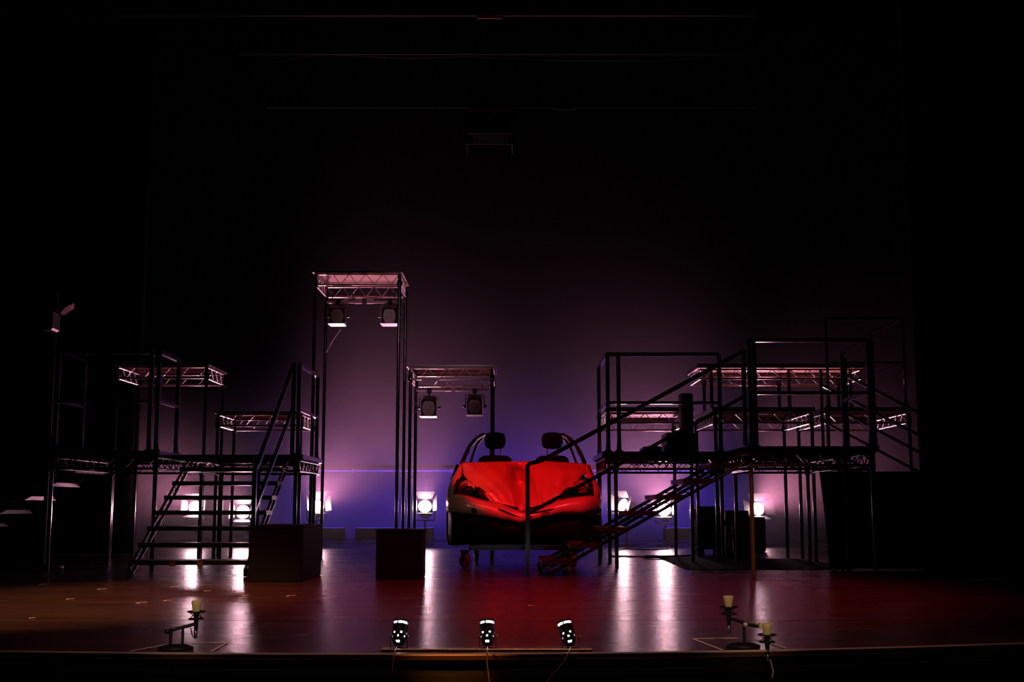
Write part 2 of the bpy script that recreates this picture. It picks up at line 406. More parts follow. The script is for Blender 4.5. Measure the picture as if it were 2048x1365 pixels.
# ------------------------------------------------------------------ stairs
def staircase(name, label, origin, direction, width_dir, width, n=7, rise=0.16, run=0.285, chord='alu'):
    """origin: floor point under the top edge at one side; direction: unit vector down the flight"""
    d = Vector(direction); wv = Vector(width_dir); o = Vector(origin); top = n * rise + rise
    t = T(name, label, 'stairs', tuple(o + d * (n * run * 0.5) + wv * (width / 2)))
    L = n * run
    for side in (0.015, width - 0.015):
        p0 = o + wv * side + Vector((0, 0, top - 0.07)); p1 = o + wv * side + d * (L + 0.02) + Vector((0, 0, 0.08))
        ax = (p1 - p0); nrm = Vector((d.x * ax.z, d.y * ax.z, -(Vector((ax.x, ax.y, 0)).length))).normalized()
        if nrm.z > 0: nrm = -nrm
        q0, q1 = p0 + nrm * 0.095, p1 + nrm * 0.095
        if q1.z < 0.015: q1 = q0 + (q1 - q0) * ((q0.z - 0.015) / (q0.z - q1.z))
        s = t.part('stringer', MB().tube([p0, p1], 0.017, 8), chord)
        t.part('lower_chord', MB().tube([q0, q1], 0.017, 8), chord, under=s)
        m = 18; pts = []
        for i in range(m + 1):
            k = i / m; a = p0 + (p1 - p0) * k; b = q0 + (q1 - q0) * k
            pts.append(tuple(a if i % 2 == 0 else b))
        t.part('lattice_rod', MB().tube(pts, 0.006, 5), chord, under=s)
        t.part('foot', MB().tube([p1, (p1.x, p1.y, 0.003)], 0.02, 8), 'black_metal')
    for i in range(n):
        z = top - rise * (i + 1)
        a = o + d * (run * i) ; b = o + d * (run * (i + 1) + 0.015)
        c = [a, b, b + wv * width, a + wv * width]
        tr = t.part('tread', MB().prism([(p.x, p.y, z) for p in c], (0, 0, -0.045)), 'tread')
        e0, e1 = b + d * 0.002, b + wv * width + d * 0.002
        t.part('nosing', MB().tube([(e0.x, e0.y, z - 0.004), (e1.x, e1.y, z - 0.004)], 0.005, 6), 'dark_alu', under=tr)
    return t
staircase('open_stairs', 'open stairs with alloy lattice stringers and seven dark treads facing the hall', (-3.77, 13.98, 0), (0, -1, 0), (1, 0, 0), 1.17)
staircase('side_stairs', 'open stairs with lattice stringers running down beside the crashed car', (2.30, 12.08, 0), (-1, 0, 0), (0, 1, 0), 0.95, chord='black_metal')
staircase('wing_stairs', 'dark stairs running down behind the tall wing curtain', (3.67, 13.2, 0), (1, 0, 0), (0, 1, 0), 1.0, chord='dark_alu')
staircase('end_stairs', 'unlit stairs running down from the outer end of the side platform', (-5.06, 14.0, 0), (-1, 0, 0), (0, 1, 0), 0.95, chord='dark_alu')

def handrail(name, label, top, mid, newels, r=0.021):
    t = T(name, label, 'railing', (newels[0][0], newels[0][1], newels[0][2]))
    for (x, y, z0, z1) in newels:
        t.part('newel_post', MB().tube([(x, y, z0), (x, y, z1)], r, sq=True), 'black_metal')
    t.part('top_rail', MB().tube(top, r, sq=True), 'black_metal')
    t.part('middle_rail', MB().tube(mid, r * 0.85, sq=True), 'black_metal')
    return t
handrail('stair_handrail', 'black bent handrail in front of the crashed car', [(0.155, 12.0, 1.08), (0.17, 12.0, 1.105), (0.30, 12.0, 1.14), (2.33, 12.0, 2.235)],
         [(0.155, 12.0, 0.61), (2.33, 12.0, 1.78)], [(0.155, 12.0, 0.003, 1.09), (2.33, 12.0, 1.285, 2.24)])
handrail('stair_handrail', 'black bent handrail rising from behind the large black box', [(-2.57, 12.06, 1.02), (-2.57, 12.08, 1.06), (-2.57, 12.2, 1.11), (-2.55, 13.96, 2.33)],
         [(-2.57, 12.06, 0.62), (-2.55, 13.96, 1.82)], [(-2.57, 12.06, 0.003, 1.03), (-2.55, 13.96, 1.14, 2.33)])
for y, lb in ((13.2, 'upper pair of sloping bars, next to the black masking cloth'), (14.26, 'lower pair of sloping bars, behind those above the masking cloth')):
    handrail('stair_handrail', lb, [(3.66, y - 0.03, 2.13), (5.55, y - 0.03, 1.13)], [(3.66, y - 0.03, 1.70), (5.55, y - 0.03, 0.68)],
             [(3.68, y - 0.03, 1.285, 2.30), (5.55, y - 0.03, 0.003, 1.14)], 0.016)

# ------------------------------------------------------------------ the crashed car
CX, CY = 0.135, 13.45
def cp(u, v, z): return (CX + u, CY + v, z)
def lerp(a, b, t): return tuple(x + (y - x) * t for x, y in zip(a, b))
def poly_at(keys, t):
    for (t0, p0), (t1, p1) in zip(keys[:-1], keys[1:]):
        if t <= t1: return lerp(p0, p1, (t - t0) / (t1 - t0))
    return keys[-1][1]
def build_car():
    t = T('crashed_car', 'pale crashed car front glowing red, bonnet buckled, on a wheeled dolly', 'car', (CX, CY + 1.0, 0.26))
    LK = [(0, (-0.735, .78, 1.185)), (.30, (-0.70, .55, 1.04)), (.60, (-0.575, .40, .90)), (.82, (-0.46, .29, .845)), (1, (-0.375, .21, .735))]
    CK = [(0, (-0.06, .74, 1.195)), (.25, (-0.035, .66, 1.09)), (.60, (-0.01, .50, .88)), (.85, (0.0, .27, .71)), (1, (0.0, .13, .655))]
    RK = [(0, (0.735, .78, 1.185)), (.30, (0.72, .55, 1.06)), (.60, (0.56, .40, .90)), (.82, (0.47, .29, .84)), (1, (0.40, .21, .745))]
    nt, ns = 28, 48; rows = []
    rnd = random.Random(3)
    for i in range(nt + 1):
        tt = i / nt; L, C, R = poly_at(LK, tt), poly_at(CK, tt), poly_at(RK, tt); row = []
        for j in range(ns + 1):
            s = j / ns * 2 - 1
            p = lerp(C, L, -s) if s < 0 else lerp(C, R, s)
            u, v, z = p
            # swelling of each half panel, and the folded wedge in the middle
            a = abs(s)
            swell = 0.11 * math.sin(math.pi * min(1, a)) ** 0.8 * math.sin(math.pi * min(1, 0.15 + tt * 0.85))
            wedge = 0.10 + 0.42 * tt
            ds = s + 0.10 - 0.06 * tt
            q = max(0.0, 1 - (-ds / (0.10 + 0.18 * tt) if ds < 0 else ds / (0.10 + 0.5 * tt)))
            v -= swell * 0.9; z += swell * 0.35
            v += 0.30 * q * (min(1, 2.2 * tt) if tt < .5 else 1 - .75 * (tt - .5) / .5) - 0.07 * max(0, 1 - abs(q - 0.15) / 0.15) * tt
            v += 0.013 * math.sin(9 * s + 5 * tt) * math.sin(7 * tt + 2 * s) + 0.006 * math.sin(23 * s - 11 * tt)
            z += 0.008 * math.sin(5 * s + 1.0) * (1 - tt)
            row.append(cp(u, v, z))
        rows.append(row)
    t.part('bonnet', MB().grid(rows), 'car_paint', 'buckled bonnet folded into a wedge down the middle', solid=0.006)
    # dark engine bay seen through the gaps
    t.part('engine_bay', MB().prism([cp(-.66, .62, .62), cp(.66, .62, .62), cp(.66, .98, 1.12), cp(-.66, .98, 1.12)], (0, .06, -.03)), 'car_black')
    # wings (fenders) running back into the door sides
    sil = [(1.19, -.735, .80), (1.06, -.80, .62), (.965, -.855, .52), (.88, -.885, .46), (.80, -.895, .45), (.735, -.892, .47), (.62, -.875, .50)]
    inn = [(1.185, -.725, .76), (1.045, -.705, .55), (.985, -.735, .44), (.90, -.80, .36), (.82, -.80, .30), (.735, -.80, .32), (.62, -.80, .36)]
    for sg, nm in ((1, 'left'), (-1, 'right')):
        rows = []
        for (z, us, vs_), (zi, ui, vi) in zip(sil, inn):
            row = [cp(sg * ui, vi, zi), cp(sg * (us * .6 + ui * .4 - .012), vs_ * .5 + vi * .5 - .02, (z + zi) / 2)]
            row += [cp(sg * us, vs_, z), cp(sg * (us - .008 if us > -.86 else us), vs_ + .22, z), cp(sg * min(us, -.80), 1.2, z + .0)]
            rows.append(row)
        t.part('wing_panel', MB().grid(rows), 'car_paint', solid=0.005, subd=1)
        rows = [[cp(sg * ((-.80 if z > 1.1 else -.875) - 0.0), v, z) for v in (1.22, 1.6, 2.1)] for z in (1.19, 1.0, .75, .5, .34)]
        t.part('door', MB().grid(rows), 'car_paint', solid=0.02)
    # headlights: lens over dark housing with a chrome bowl
    for sg in (1, -1):
        fr = lambda pts: [cp(sg * a, b, c) for a, b, c in pts]
        outer = [(-.715, .47, 1.02), (-.77, .42, .985), (-.805, .37, .90), (-.80, .33, .845), (-.71, .27, .82), (-.705, .33, .90)]
        main = [(-.715, .47, 1.025), (-.705, .33, .90), (-.70, .265, .82), (-.49, .19, .768), (-.50, .24, .82), (-.575, .37, .90)]
        t.part('side_light', MB().prism(fr(outer), (0, .05, -.02)), 'car_black', 'dark side lamp at the corner of the wing')
        back = [(a, b + .10, c - .03) for a, b, c in main]
        h = t.part('headlight', MB().prism(fr(back), (0, .03, -.01)), 'car_black')
        t.part('reflector_bowl', MB().lathe([(0.02, 0.0), (0.06, 0.012), (0.085, 0.05)], 18,
               Matrix.Translation(cp(sg * -.645, .375, .885)) @ Matrix.Rotation(math.radians(62), 4, 'X'), closed=False), 'reflector', under=h)
        t.part('headlight_lens', MB().prism(fr(main), (0, .012, -.006)), 'headlight_glass', under=h)
        t.part('grille_opening', MB().prism(fr([(-.575, .385, .903), (-.50, .30, .90), (-.44, .26, .85), (-.375, .23, .735), (-.46, .22, .755), (-.51, .27, .83)]), (0, .05, -.02)), 'car_black')
    # bumper with its drooping V
    top = [(-.885, .835), (-.73, .825), (-.49, .765), (-.375, .735), (-.20, .69), (-.08, .645), (.03, .635), (.24, .695), (.49, .778), (.74, .805), (.885, .79)]
    bot = [(-.87, .622), (-.59, .59), (-.32, .545), (-.02, .488), (.08, .515), (.41, .59), (.87, .585)]
    def zi(tab, u):
        for (a, b), (c, d) in zip(tab[:-1], tab[1:]):
            if u <= c: return b + (d - b) * (u - a) / (c - a)
        return tab[-1][1]
    rows = [[] for _ in range(7)]
    for j in range(49):
        u = -.885 + 1.77 * j / 48; a = abs(u)
        v = .03 + .10 * a + (.0 if a < .62 else ((a - .62) / .265) ** 2 * .26)
        zt, zb = zi(top, u), zi(bot, u); crumple = 0.012 * math.sin(31 * u) * max(0, 1 - a / .5)
        for k, (dv, fz) in enumerate(((.10, 0.0), (.05, .10), (.0, .22), (-.022, .42), (-.028, .65), (-.01, .88), (.035, 1.0))):
            rows[k].append(cp(u, v + dv + crumple * (k % 3), zt + (zb - zt) * fz))
    bumper = t.part('bumper', MB().grid(rows), 'car_paint', 'pale bumper drooping to a V in the middle', solid=0.006)
    for k in range(3):   # torn slots right of the break and one left of it
        z = .628 - .036 * k
        t.part('bumper_slot', MB().prism([cp(.05, .004 + .003 * k, z - .02), cp(.33 - .05 * k, .028, z + .035), cp(.33 - .05 * k, .028, z + .027), cp(.05, .004 + .003 * k, z - .032)], (0, .02, 0)), 'car_black', under=bumper)
    t.part('bumper_slot', MB().prism([cp(-.29, .02, .665), cp(-.06, .0, .575), cp(-.06, .0, .565), cp(-.29, .02, .652)], (0, .02, 0)), 'car_black', under=bumper)
    t.part('tow_eye', MB().lathe([(.030, 0), (.030, .02), (.022, .022), (.018, .008)], 14, Matrix.Translation(cp(-.56, .065, .638)) @ Matrix.Rotation(math.radians(90), 4, 'X')), 'car_black', under=bumper)
    t.part('tow_pin', MB().lathe([(.010, 0), (.011, .02), (.004, .026)], 10, Matrix.Translation(cp(-.56, .065, .638)) @ Matrix.Rotation(math.radians(90), 4, 'X')), 'chrome', under=bumper)
    # broken badge lump at the fold
    t.part('bent_badge', MB().lathe([(.045, -.01), (.05, .0), (.04, .014), (.0, .018)], 16, Matrix.Translation(cp(-.02, .05, .665)) @ Matrix.Rotation(math.radians(70), 4, 'X')), 'car_paint')
    # dark lower skirt
    rows = [[] for _ in range(4)]
    for j in range(33):
        u = -.86 + 1.72 * j / 32; a = abs(u)
        v = .10 + .10 * a + (.0 if a < .6 else ((a - .6) / .26) ** 2 * .22)
        zb = zi(bot, u)
        for k, (dv, z) in enumerate(((-.01, zb + .03), (.0, zb - .10), (.03, .36), (.12, .27))): rows[k].append(cp(u, v + dv, z))
    t.part('lower_skirt', MB().grid(rows), 'car_black', solid=0.008)
    t.part('floor_pan', MB().box(CX - .72, CX + .72, CY + .5, CY + 2.1, .25, .33), 'car_black')
    t.part('dashboard', MB().box(CX - .70, CX + .70, CY + .86, CY + 1.02, .8, 1.16, .02), 'car_black')
    t.part('rear_bulkhead', MB().box(CX - .80, CX + .80, CY + 2.08, CY + 2.12, .33, 1.15), 'car_black')
    for sg in (1, -1):
        wl = t.part('front_wheel', MB().lathe([(.19, -.10), (.27, -.105), (.30, -.085), (.31, -.03), (.31, .03), (.30, .085), (.27, .105), (.19, .10)], 28,
               Matrix.Translation(cp(sg * -.79, .82, .535)) @ Matrix.Rotation(math.radians(90), 4, 'Y')), 'rubber')
        t.part('wheel_hub', MB().lathe([(.185, -.08), (.18, -.09), (.05, -.07), (.04, .07), (.18, .09), (.185, .08)], 20,
               Matrix.Translation(cp(sg * -.79, .82, .535)) @ Matrix.Rotation(math.radians(90), 4, 'Y')), 'dark_alu', under=wl)
        p = [cp(sg * -.725, .80, 1.19), cp(sg * -.69, .98, 1.30), cp(sg * -.645, 1.18, 1.41), cp(sg * -.58, 1.42, 1.51), cp(sg * -.50, 1.68, 1.575), cp(sg * -.47, 1.78, 1.57)]
        t.part('windscreen_pillar', MB().tube(p, 0.026, 8), 'car_black')
        p = [cp(sg * -.64, .95, 1.17), cp(sg * -.61, 1.15, 1.30), cp(sg * -.57, 1.38, 1.43), cp(sg * -.50, 1.66, 1.545)]
        t.part('window_frame', MB().tube(p, 0.016, 8), 'car_black')
    for uc in (-.345, .365):
        s = t.part('seat', MB().box(CX + uc - .235, CX + uc + .235, CY + 1.42, CY + 1.56, .45, 1.315, .06), 'seat_cloth', subd=1)
        t.part('headrest', MB().box(CX + uc - .135, CX + uc + .135, CY + 1.46, CY + 1.57, 1.385, 1.60, .045), 'seat_cloth', under=s, subd=1)
        for k in (-.065, .065):
            t.part('headrest_post', MB().tube([(CX + uc + k, CY + 1.515, 1.27), (CX + uc + k, CY + 1.515, 1.42)], .007, 8), 'dark_alu', under=s)
        t.part('seat_cushion', MB().box(CX + uc - .235, CX + uc + .235, CY + 1.06, CY + 1.44, .40, .58, .05), 'seat_cloth', under=s)
    return t
build_car()
def build_dolly():
    t = T('car_dolly', 'low black dolly on pale swivel casters under the crashed car', 'dolly', (CX, CY + 1.1, 0))
    t.part('frame', MB().box(CX - .62, CX + .62, CY + .25, CY + .31, .195, .245).box(CX - .62, CX + .62, CY + 1.9, CY + 1.96, .195, .245)
           .box(CX - .62, CX - .56, CY + .31, CY + 1.9, .195, .245).box(CX + .56, CX + .62, CY + .31, CY + 1.9, .195, .245), 'black_metal')
    for (x, y, rz) in ((-.53, 13.72, 55), (.685, 13.74, 25), (-.45, 15.3, 10), (.68, 15.3, 70)):
        M = Matrix.Translation((x, y, 0)) @ Matrix.Rotation(math.radians(rz), 4, 'Z')
        c = t.part('caster', MB().box(-.035, .035, -.04, .04, .18, .195).box(-.032, -.027, -.03, .03, .075, .18).box(.027, .032, -.03, .03, .075, .18).xf(M), 'dark_alu')
        t.part('caster_wheel', MB().lathe([(.03, -.022), (.07, -.022), (.078, -.012), (.078, .012), (.07, .022), (.03, .022)], 20, M @ Matrix.Translation((0, 0, .079)) @ Matrix.Rotation(math.radians(90), 4, 'Y')), 'caster_pale', under=c)
build_dolly()

# ------------------------------------------------------------------ black boxes
t = T('stage_block', 'large black painted stage block beside the open stairs', 'box', (-2.17, 11.75, 0))
t.part('block_body', MB().box(-2.425, -1.925, 11.2, 12.3, 0.003, .49, .006), 'box_paint')
t.part('block_top', MB().box(-2.43, -1.92, 11.195, 12.305, .49, .51), 'box_paint')
t = T('stage_block', 'small black painted stage block standing alone between tower legs and car', 'box', (-1.06, 11.74, 0))
t.part('block_body', MB().box(-1.285, -.85, 11.5, 11.98, 0.003, .452, .006), 'black_paint')
t.part('block_top', MB().box(-1.29, -.845, 11.495, 11.985, .452, .47), 'black_paint')

# ------------------------------------------------------------------ floor lamps (back light)
LAMPC = (1.0, 0.34, 0.52)
def floor_lamp(label, x, y, z, pan, tilt, power, cone, doors=(28, 28, 28, 28), strength=None, blend=1.0):
    """fresnel on a short floor stand, beam towards -Y turned by pan, raised by tilt"""
    t = T('floor_lamp', label, 'stage lamp', (x, y, 0), 'lamps glowing on the stage floor')
    t.part('floor_stand', MB().box(-.16, .16, -.02, .02, .002, .022).box(-.16, -.12, -.17, .17, .002, .022).box(.12, .16, -.17, .17, .002, .022)
           .tube([(0, 0, .02), (0, 0, z - .20)], .018, 8).xf(Matrix.Translation((x, y, 0)) @ Matrix.Rotation(pan, 4, 'Z')), 'lamp_black')
    R = Matrix.Translation((x, y, z)) @ Matrix.Rotation(pan, 4, 'Z')
    t.part('yoke', MB().tube([(-.165, 0, 0), (-.165, 0, -.19), (-.15, 0, -.20), (.15, 0, -.20), (.165, 0, -.19), (.165, 0, 0)], .012, 6).xf(R), 'lamp_black')
    H = R @ Matrix.Rotation(-tilt, 4, 'X') @ Matrix.Rotation(math.radians(90), 4, 'X')   # local +Z is the beam
    h = t.part('housing', MB().lathe([(.05, -.17), (.11, -.16), (.125, -.10), (.125, -.05), (.135, -.05), (.135, -.03), (.125, -.03), (.125, .08), (.145, .085), (.145, .105), (.118, .105), (.118, .09)], 24, H, closed=False), 'lamp_black')
    t.part('lens', MB().lathe([(.0001, .102), (.04, .100), (.08, .095), (.112, .085)], 24, H, closed=False), 'lens_lit', under=h)
    for k in range(4):
        A = H @ Matrix.Rotation(math.radians(90 * k), 4, 'Z') @ Matrix.Translation((0, .13, .105)) @ Matrix.Rotation(math.radians(-doors[k]), 4, 'X')
        wd = .12 if k % 2 == 0 else .10
        t.part('barn_door', MB().prism([(-wd, 0, 0), (wd, 0, 0), (wd + .05, 0, .16), (-wd - .05, 0, .16)], (0, .004, 0)).xf(A), 'door_leaf')
    beam = (H.to_3x3() @ Vector((0, 0, 1))).normalized()
    p = Vector((x, y, z)) + beam * .13 - t.loc
    s = spot('lamp_beam', p, p + beam, power, LAMPC, cone, blend, .09)
    s.parent = t.o
    return t
R_ = math.radians
floor_lamp('glowing floor lamp seen between stair treads, next to the side platform', -5.46, 21.0, .635, R_(-2), R_(13), 1000, 42)
floor_lamp('glowing floor lamp seen between stair treads, close to the handrail', -4.64, 21.0, .56, R_(0), R_(12), 650, 40)
floor_lamp('glowing floor lamp beside the legs of the tallest truss tower', -3.39, 21.0, .635, R_(20), R_(26), 1600, 60)
floor_lamp('glowing floor lamp on its own between small block and car', -1.505, 21.0, .635, R_(2), R_(26), 850, 42)
floor_lamp('floor lamp with one white-hot barn door behind the side stairs', 1.985, 21.0, .66, R_(-52), R_(20), 650, 56, doors=(28, 20, 28, 60))
floor_lamp('glowing floor lamp just below the lattice stringer of the side stairs', 2.65, 21.0, .575, R_(-14), R_(25), 1700, 58)
floor_lamp('glowing floor lamp with opened barn doors behind the olive-lit leg', 4.22, 21.0, .60, R_(10), R_(20), 1700, 54, doors=(40, 62, 40, 62))

# ------------------------------------------------------------------ blue battens lighting the back wall
def batten(label, x0, x1, y, power):
    t = T('light_batten', label, 'light batten', ((x0 + x1) / 2, y, 0), 'blue wall-washing battens on the floor')
    t.part('housing', MB().box(x0, x1, y - .09, y + .05, .03, .26, .01), 'lamp_black')
    for x in (x0 + .1, x1 - .1): t.part('foot', MB().box(x - .03, x + .03, y - .1, y + .1, .002, .035), 'lamp_black')
    t.part('light_window', MB().prism([(x0 + .02, y + .052, .24), (x1 - .02, y + .052, .24), (x1 - .02, y + .02, .262), (x0 + .02, y + .02, .262)], (0, .004, .004)), 'led_blue')
    t.part('status_light', MB().box(x0 + .95, x0 + 1.02, y - .094, y - .088, .12, .135), 'led_small')
    l = bpy.data.lights.new('batten_light', 'AREA'); l.shape = 'RECTANGLE'; l.size = x1 - x0 - .05; l.size_y = .05
    l.energy = power * 1.35; l.color = (0.09, 0.025, 1.0); l.spread = math.radians(95)
    o = bpy.data.objects.new('batten_light', l); COL.objects.link(o)
    o.location = Vector(((x0 + x1) / 2, y + .075, .28)) - t.loc
    o.rotation_euler = Vector((0, 1, .40)).to_track_quat('-Z', 'Y').to_euler(); o.parent = t.o
    return t
for x0, x1, pw, lb in ((-4.7, -3.2, 12, 'dark wall-washing batten on the floor behind the large stage block'), (-3.0, -1.5, 16, 'dark wall-washing batten on the floor behind the small stage block'),
                   (-1.2, 0.3, 26, 'wall-washing batten behind the car, on the side of the towers'), (0.5, 2.0, 26, 'wall-washing batten behind the car and side stairs'),
                   (2.9, 4.4, 16, 'wall-washing batten behind the black equipment rack')):
    batten(lb, x0, x1, 23.3, pw)

# ------------------------------------------------------------------ haze
def haze(label, density, x0, x1, y0, y1, z1, aniso):
    """drifting stage haze, thick near the floor and thinning upward; at the open stairs the fading of the beams is put into a lower density"""
    hz = MB().box(x0, x1, y0, y1, 0.02, z1).build('haze', 'black_metal')
    m = bpy.data.materials.new('haze'); m.use_nodes = True; nt = m.node_tree
    nt.nodes.remove(nt.nodes['Principled BSDF'])
    tc = nt.nodes.new('ShaderNodeTexCoord'); sep = nt.nodes.new('ShaderNodeSeparateXYZ')
    nt.links.new(tc.outputs['Object'], sep.inputs[0])
    def mapr(out, a, b, c, d):
        n = nt.nodes.new('ShaderNodeMapRange'); n.interpolation_type = 'SMOOTHSTEP'
        for k, val in (('From Min', a), ('From Max', b), ('To Min', c), ('To Max', d)): n.inputs[k].default_value = val
        nt.links.new(out, n.inputs['Value']); return n.outputs['Result']
    hi = mapr(sep.outputs['Z'], 0.4, 5.2, density, density * 0.36)
    lo = mapr(sep.outputs['Z'], 0.4, 2.9, density, density * 0.03)
    side = mapr(sep.outputs['X'], -3.7, -2.1, 0.0, 1.0)
    far = mapr(sep.outputs['X'], 2.4, 5.0, 1.0, 0.35)
    ml = nt.nodes.new('ShaderNodeMath'); ml.operation = 'MULTIPLY'
    nt.links.new(side, ml.inputs[0]); nt.links.new(far, ml.inputs[1]); side = ml.outputs[0]
    mx = nt.nodes.new('ShaderNodeMix'); mx.data_type = 'FLOAT'
    nt.links.new(side, mx.inputs['Factor']); nt.links.new(lo, mx.inputs['A']); nt.links.new(hi, mx.inputs['B'])
    sc_ = nt.nodes.new('ShaderNodeVolumeScatter')
    sc_.inputs['Color'].default_value = (0.97, 0.88, 1.0, 1)
    nt.links.new(mx.outputs['Result'], sc_.inputs['Density'])
    sc_.inputs['Anisotropy'].default_value = aniso
    nt.links.new(sc_.outputs[0], nt.nodes['Material Output'].inputs['Volume'])
    hz.data.materials.clear(); hz.data.materials.append(m)
    tag(hz, label, 'haze', kind='stuff')
haze('thin stage haze hanging between the towers and the back wall', 0.017, -7.0, 7.0, 16.7, 24.8, 8.0, 0.4)

# ------------------------------------------------------------------ lamps hung under the towers
def hung_lamp(label, x, y, ztop, drop, dark=False):
    t = T('hung_lamp', label, 'stage lamp', (x, y, ztop - drop - .2))
    zc = ztop - drop
    t.part('clamp', MB().box(x - .03, x + .03, y - .03, y + .03, ztop - .05, ztop + .02, .006).tube([(x, y, ztop - .05), (x, y, zc + .16)], .01, 6), 'lamp_black')
    t.part('yoke', MB().tube([(x - .125, y, zc - .02), (x - .125, y, zc + .14), (x - .11, y, zc + .155), (x + .11, y, zc + .155), (x + .125, y, zc + .14), (x + .125, y, zc - .02)], .009, 6), 'dark_alu')
    T0 = Matrix.Translation((x, y, zc)) @ Matrix.Rotation(R_(14), 4, 'X')
    h = t.part('housing', MB().box(-.10, .10, -.10, .20, -.115, .12, .02).xf(T0), 'lamp_black')
    prof = [(-.085, .0), (-.075, .06), (-.05, .095), (.05, .095), (.075, .06), (.085, .0), (.075, -.055), (.05, -.09), (.0, -.105), (-.05, -.09), (-.075, -.055)]
    t.part('lens', MB().prism([(a, -.108, b + .01) for a, b in prof], (0, .02, 0)).xf(T0), 'lens_off', 'dull grey lens', under=h)
    t.part('lens_ring', MB().lathe([(.032, 0), (.045, .0), (.045, .008), (.032, .008), (.032, 0)], 20, T0 @ Matrix.Translation((0, -.107, .035)) @ Matrix.Rotation(R_(90), 4, 'X'), closed=False), 'lamp_plate', under=h)
    t.part('lower_flap', MB().prism([(-.115, -.20, -.145), (.115, -.20, -.145), (.105, .06, -.13), (-.105, .06, -.13)], (0, 0, .008)).xf(Matrix.Translation((x, y, zc)) @ Matrix.Rotation(R_(-4), 4, 'X')), 'door_leaf' if dark else 'lamp_plate', under=h)  # shade on the unlit flap is put into its darker material
    for sg in (-1, 1):
        t.part('yoke_knob', MB().lathe([(.02, 0), (.02, .03), (.012, .035)], 8, Matrix.Translation((x + sg * .125, y, zc)) @ Matrix.Rotation(sg * R_(90), 4, 'Y')), 'dark_alu')
    return t
def bar(label, x0, x1, y, z, ztop):
    t = T('light_bar', label, 'light bar', ((x0 + x1) / 2, y, z))
    t.part('pipe', MB().tube([(x0, y, z), (x1, y, z)], .016, 10), 'lamp_plate')
    t.part('end_plate', MB().box(min(x0, x1, key=lambda a: abs(a - T_MID)) - .045, min(x0, x1, key=lambda a: abs(a - T_MID)) + .045, y - .012, y + .012, z - .02, z + .055), 'lamp_plate')
    for x in (x0 + .08, x1 - .08): t.part('hanger', MB().tube([(x, y, z), (x, y, ztop)], .008, 6), 'dark_alu')
T_MID = -2.04
bar('short light bar under the tallest truss tower, on the stairs side', -2.52, -2.09, 16.1, 3.435, 3.58)
bar('short light bar under the tallest truss tower, on the car side', -1.93, -1.52, 16.1, 3.435, 3.58)
hung_lamp('dark lamp with pale lower flap under the tallest tower, on the stairs side', -2.36, 16.1, 3.46, .22)
hung_lamp('dark lamp with pale lower flap under the tallest tower, on the car side', -1.655, 16.1, 3.46, .22)
T_MID = -.80
bar('short light bar under the mid-height tower, next to the tallest tower', -1.28, -.86, 16.1, 2.235, 2.325)
bar('short light bar under the mid-height tower, above the car seat', -.72, -.32, 16.1, 2.235, 2.325)
hung_lamp('dark lamp with pale lower flap under the mid-height tower, next to the tallest tower', -1.115, 16.1, 2.235, .24)
hung_lamp('dark lamp with flap coloured dark as unlit under the mid-height tower, above the car', -.50, 16.1, 2.235, .22, dark=True)
def cable(label, pts, r=.007, material='cable', name='cable', group=None):
    P = [Vector(p) for p in pts]; out = []
    for i in range(len(P) - 1):   # Catmull-Rom
        p0, p1, p2, p3 = P[max(i - 1, 0)], P[i], P[i + 1], P[min(i + 2, len(P) - 1)]
        for k in range(6):
            s = k / 6
            out.append(0.5 * ((2 * p1) + (p2 - p0) * s + (2 * p0 - 5 * p1 + 4 * p2 - p3) * s * s + (3 * p1 - p0 - 3 * p2 + p3) * s ** 3))
    out.append(P[-1])
    o = MB().tube(out, r, 6).build(name, material)
    return tag(o, label, 'cable', group)
cable('pale cable looped along the lower bars of the tallest tower', [(-2.40, 16.5, 3.46), (-2.34, 16.5, 3.53), (-2.2, 16.5, 3.57), (-1.9, 16.5, 3.565), (-1.7, 16.5, 3.58), (-1.55, 16.5, 3.56), (-1.50, 16.5, 3.50)], .008, 'cable_pale')
cable('thin pale cable slanting from a hung lamp to the tallest tower leg', [(-2.33, 16.15, 3.07), (-2.45, 16.3, 2.95), (-2.585, 16.53, 2.80)], .007, 'cable_pale')
cable('pale cable ring beside the pale-flapped lamp of the mid-height tower', [(-1.24, 16.05, 2.02)] + [(-1.30 + .055 * math.cos(a), 16.05, 1.99 + .06 * math.sin(a)) for a in [0.6 + .6 * i for i in range(9)]] + [(-1.22, 16.05, 1.945)], .006, 'cable_pale')
cable('cable hanging against the tallest tower legs', [(-2.55, 15.57, 2.45), (-2.54, 15.57, 2.28), (-2.57, 15.57, 2.16), (-2.50, 15.57, 2.13)], .009, 'cable_pale')

# ------------------------------------------------------------------ overhead pipes and projector
def pipe(label, x0, x1, y, z, material='lamp_black', r=.024):
    t = T('fly_pipe', label, 'pipe', ((x0 + x1) / 2, y, z))
    t.part('pipe', MB().tube([(x0, y, z), (x1, y, z)], r, 10), material)
    for x in (x0 + .4, (x0 + x1) / 2, x1 - .4):
        t.part('suspension_line', MB().tube([(x, y, z), (x, y, 10.995)], .004, 5), 'cable')
    return t
pipe('high fly pipe carrying the hung projector', -3.6, 3.6, 17.0, 6.50)
t = pipe('topmost fly pipe with a small plate on it', -6.0, 3.2, 15.0, 7.07)
t.part('plate', MB().box(-.46, -.13, 14.965, 14.972, 7.0, 7.06), 'pink_card')
pipe('fly pipe between the topmost one and the projector pipe', -3.8, 3.2, 16.0, 6.93)
t = T('hung_projector', 'dark boxy projector in a cage hung from a fly pipe', 'projector', (-.325, 17.0, 5.84))
t.part('body', MB().box(-.60, -.05, 16.75, 17.25, 6.0, 6.30, .02), 'cloth_black')
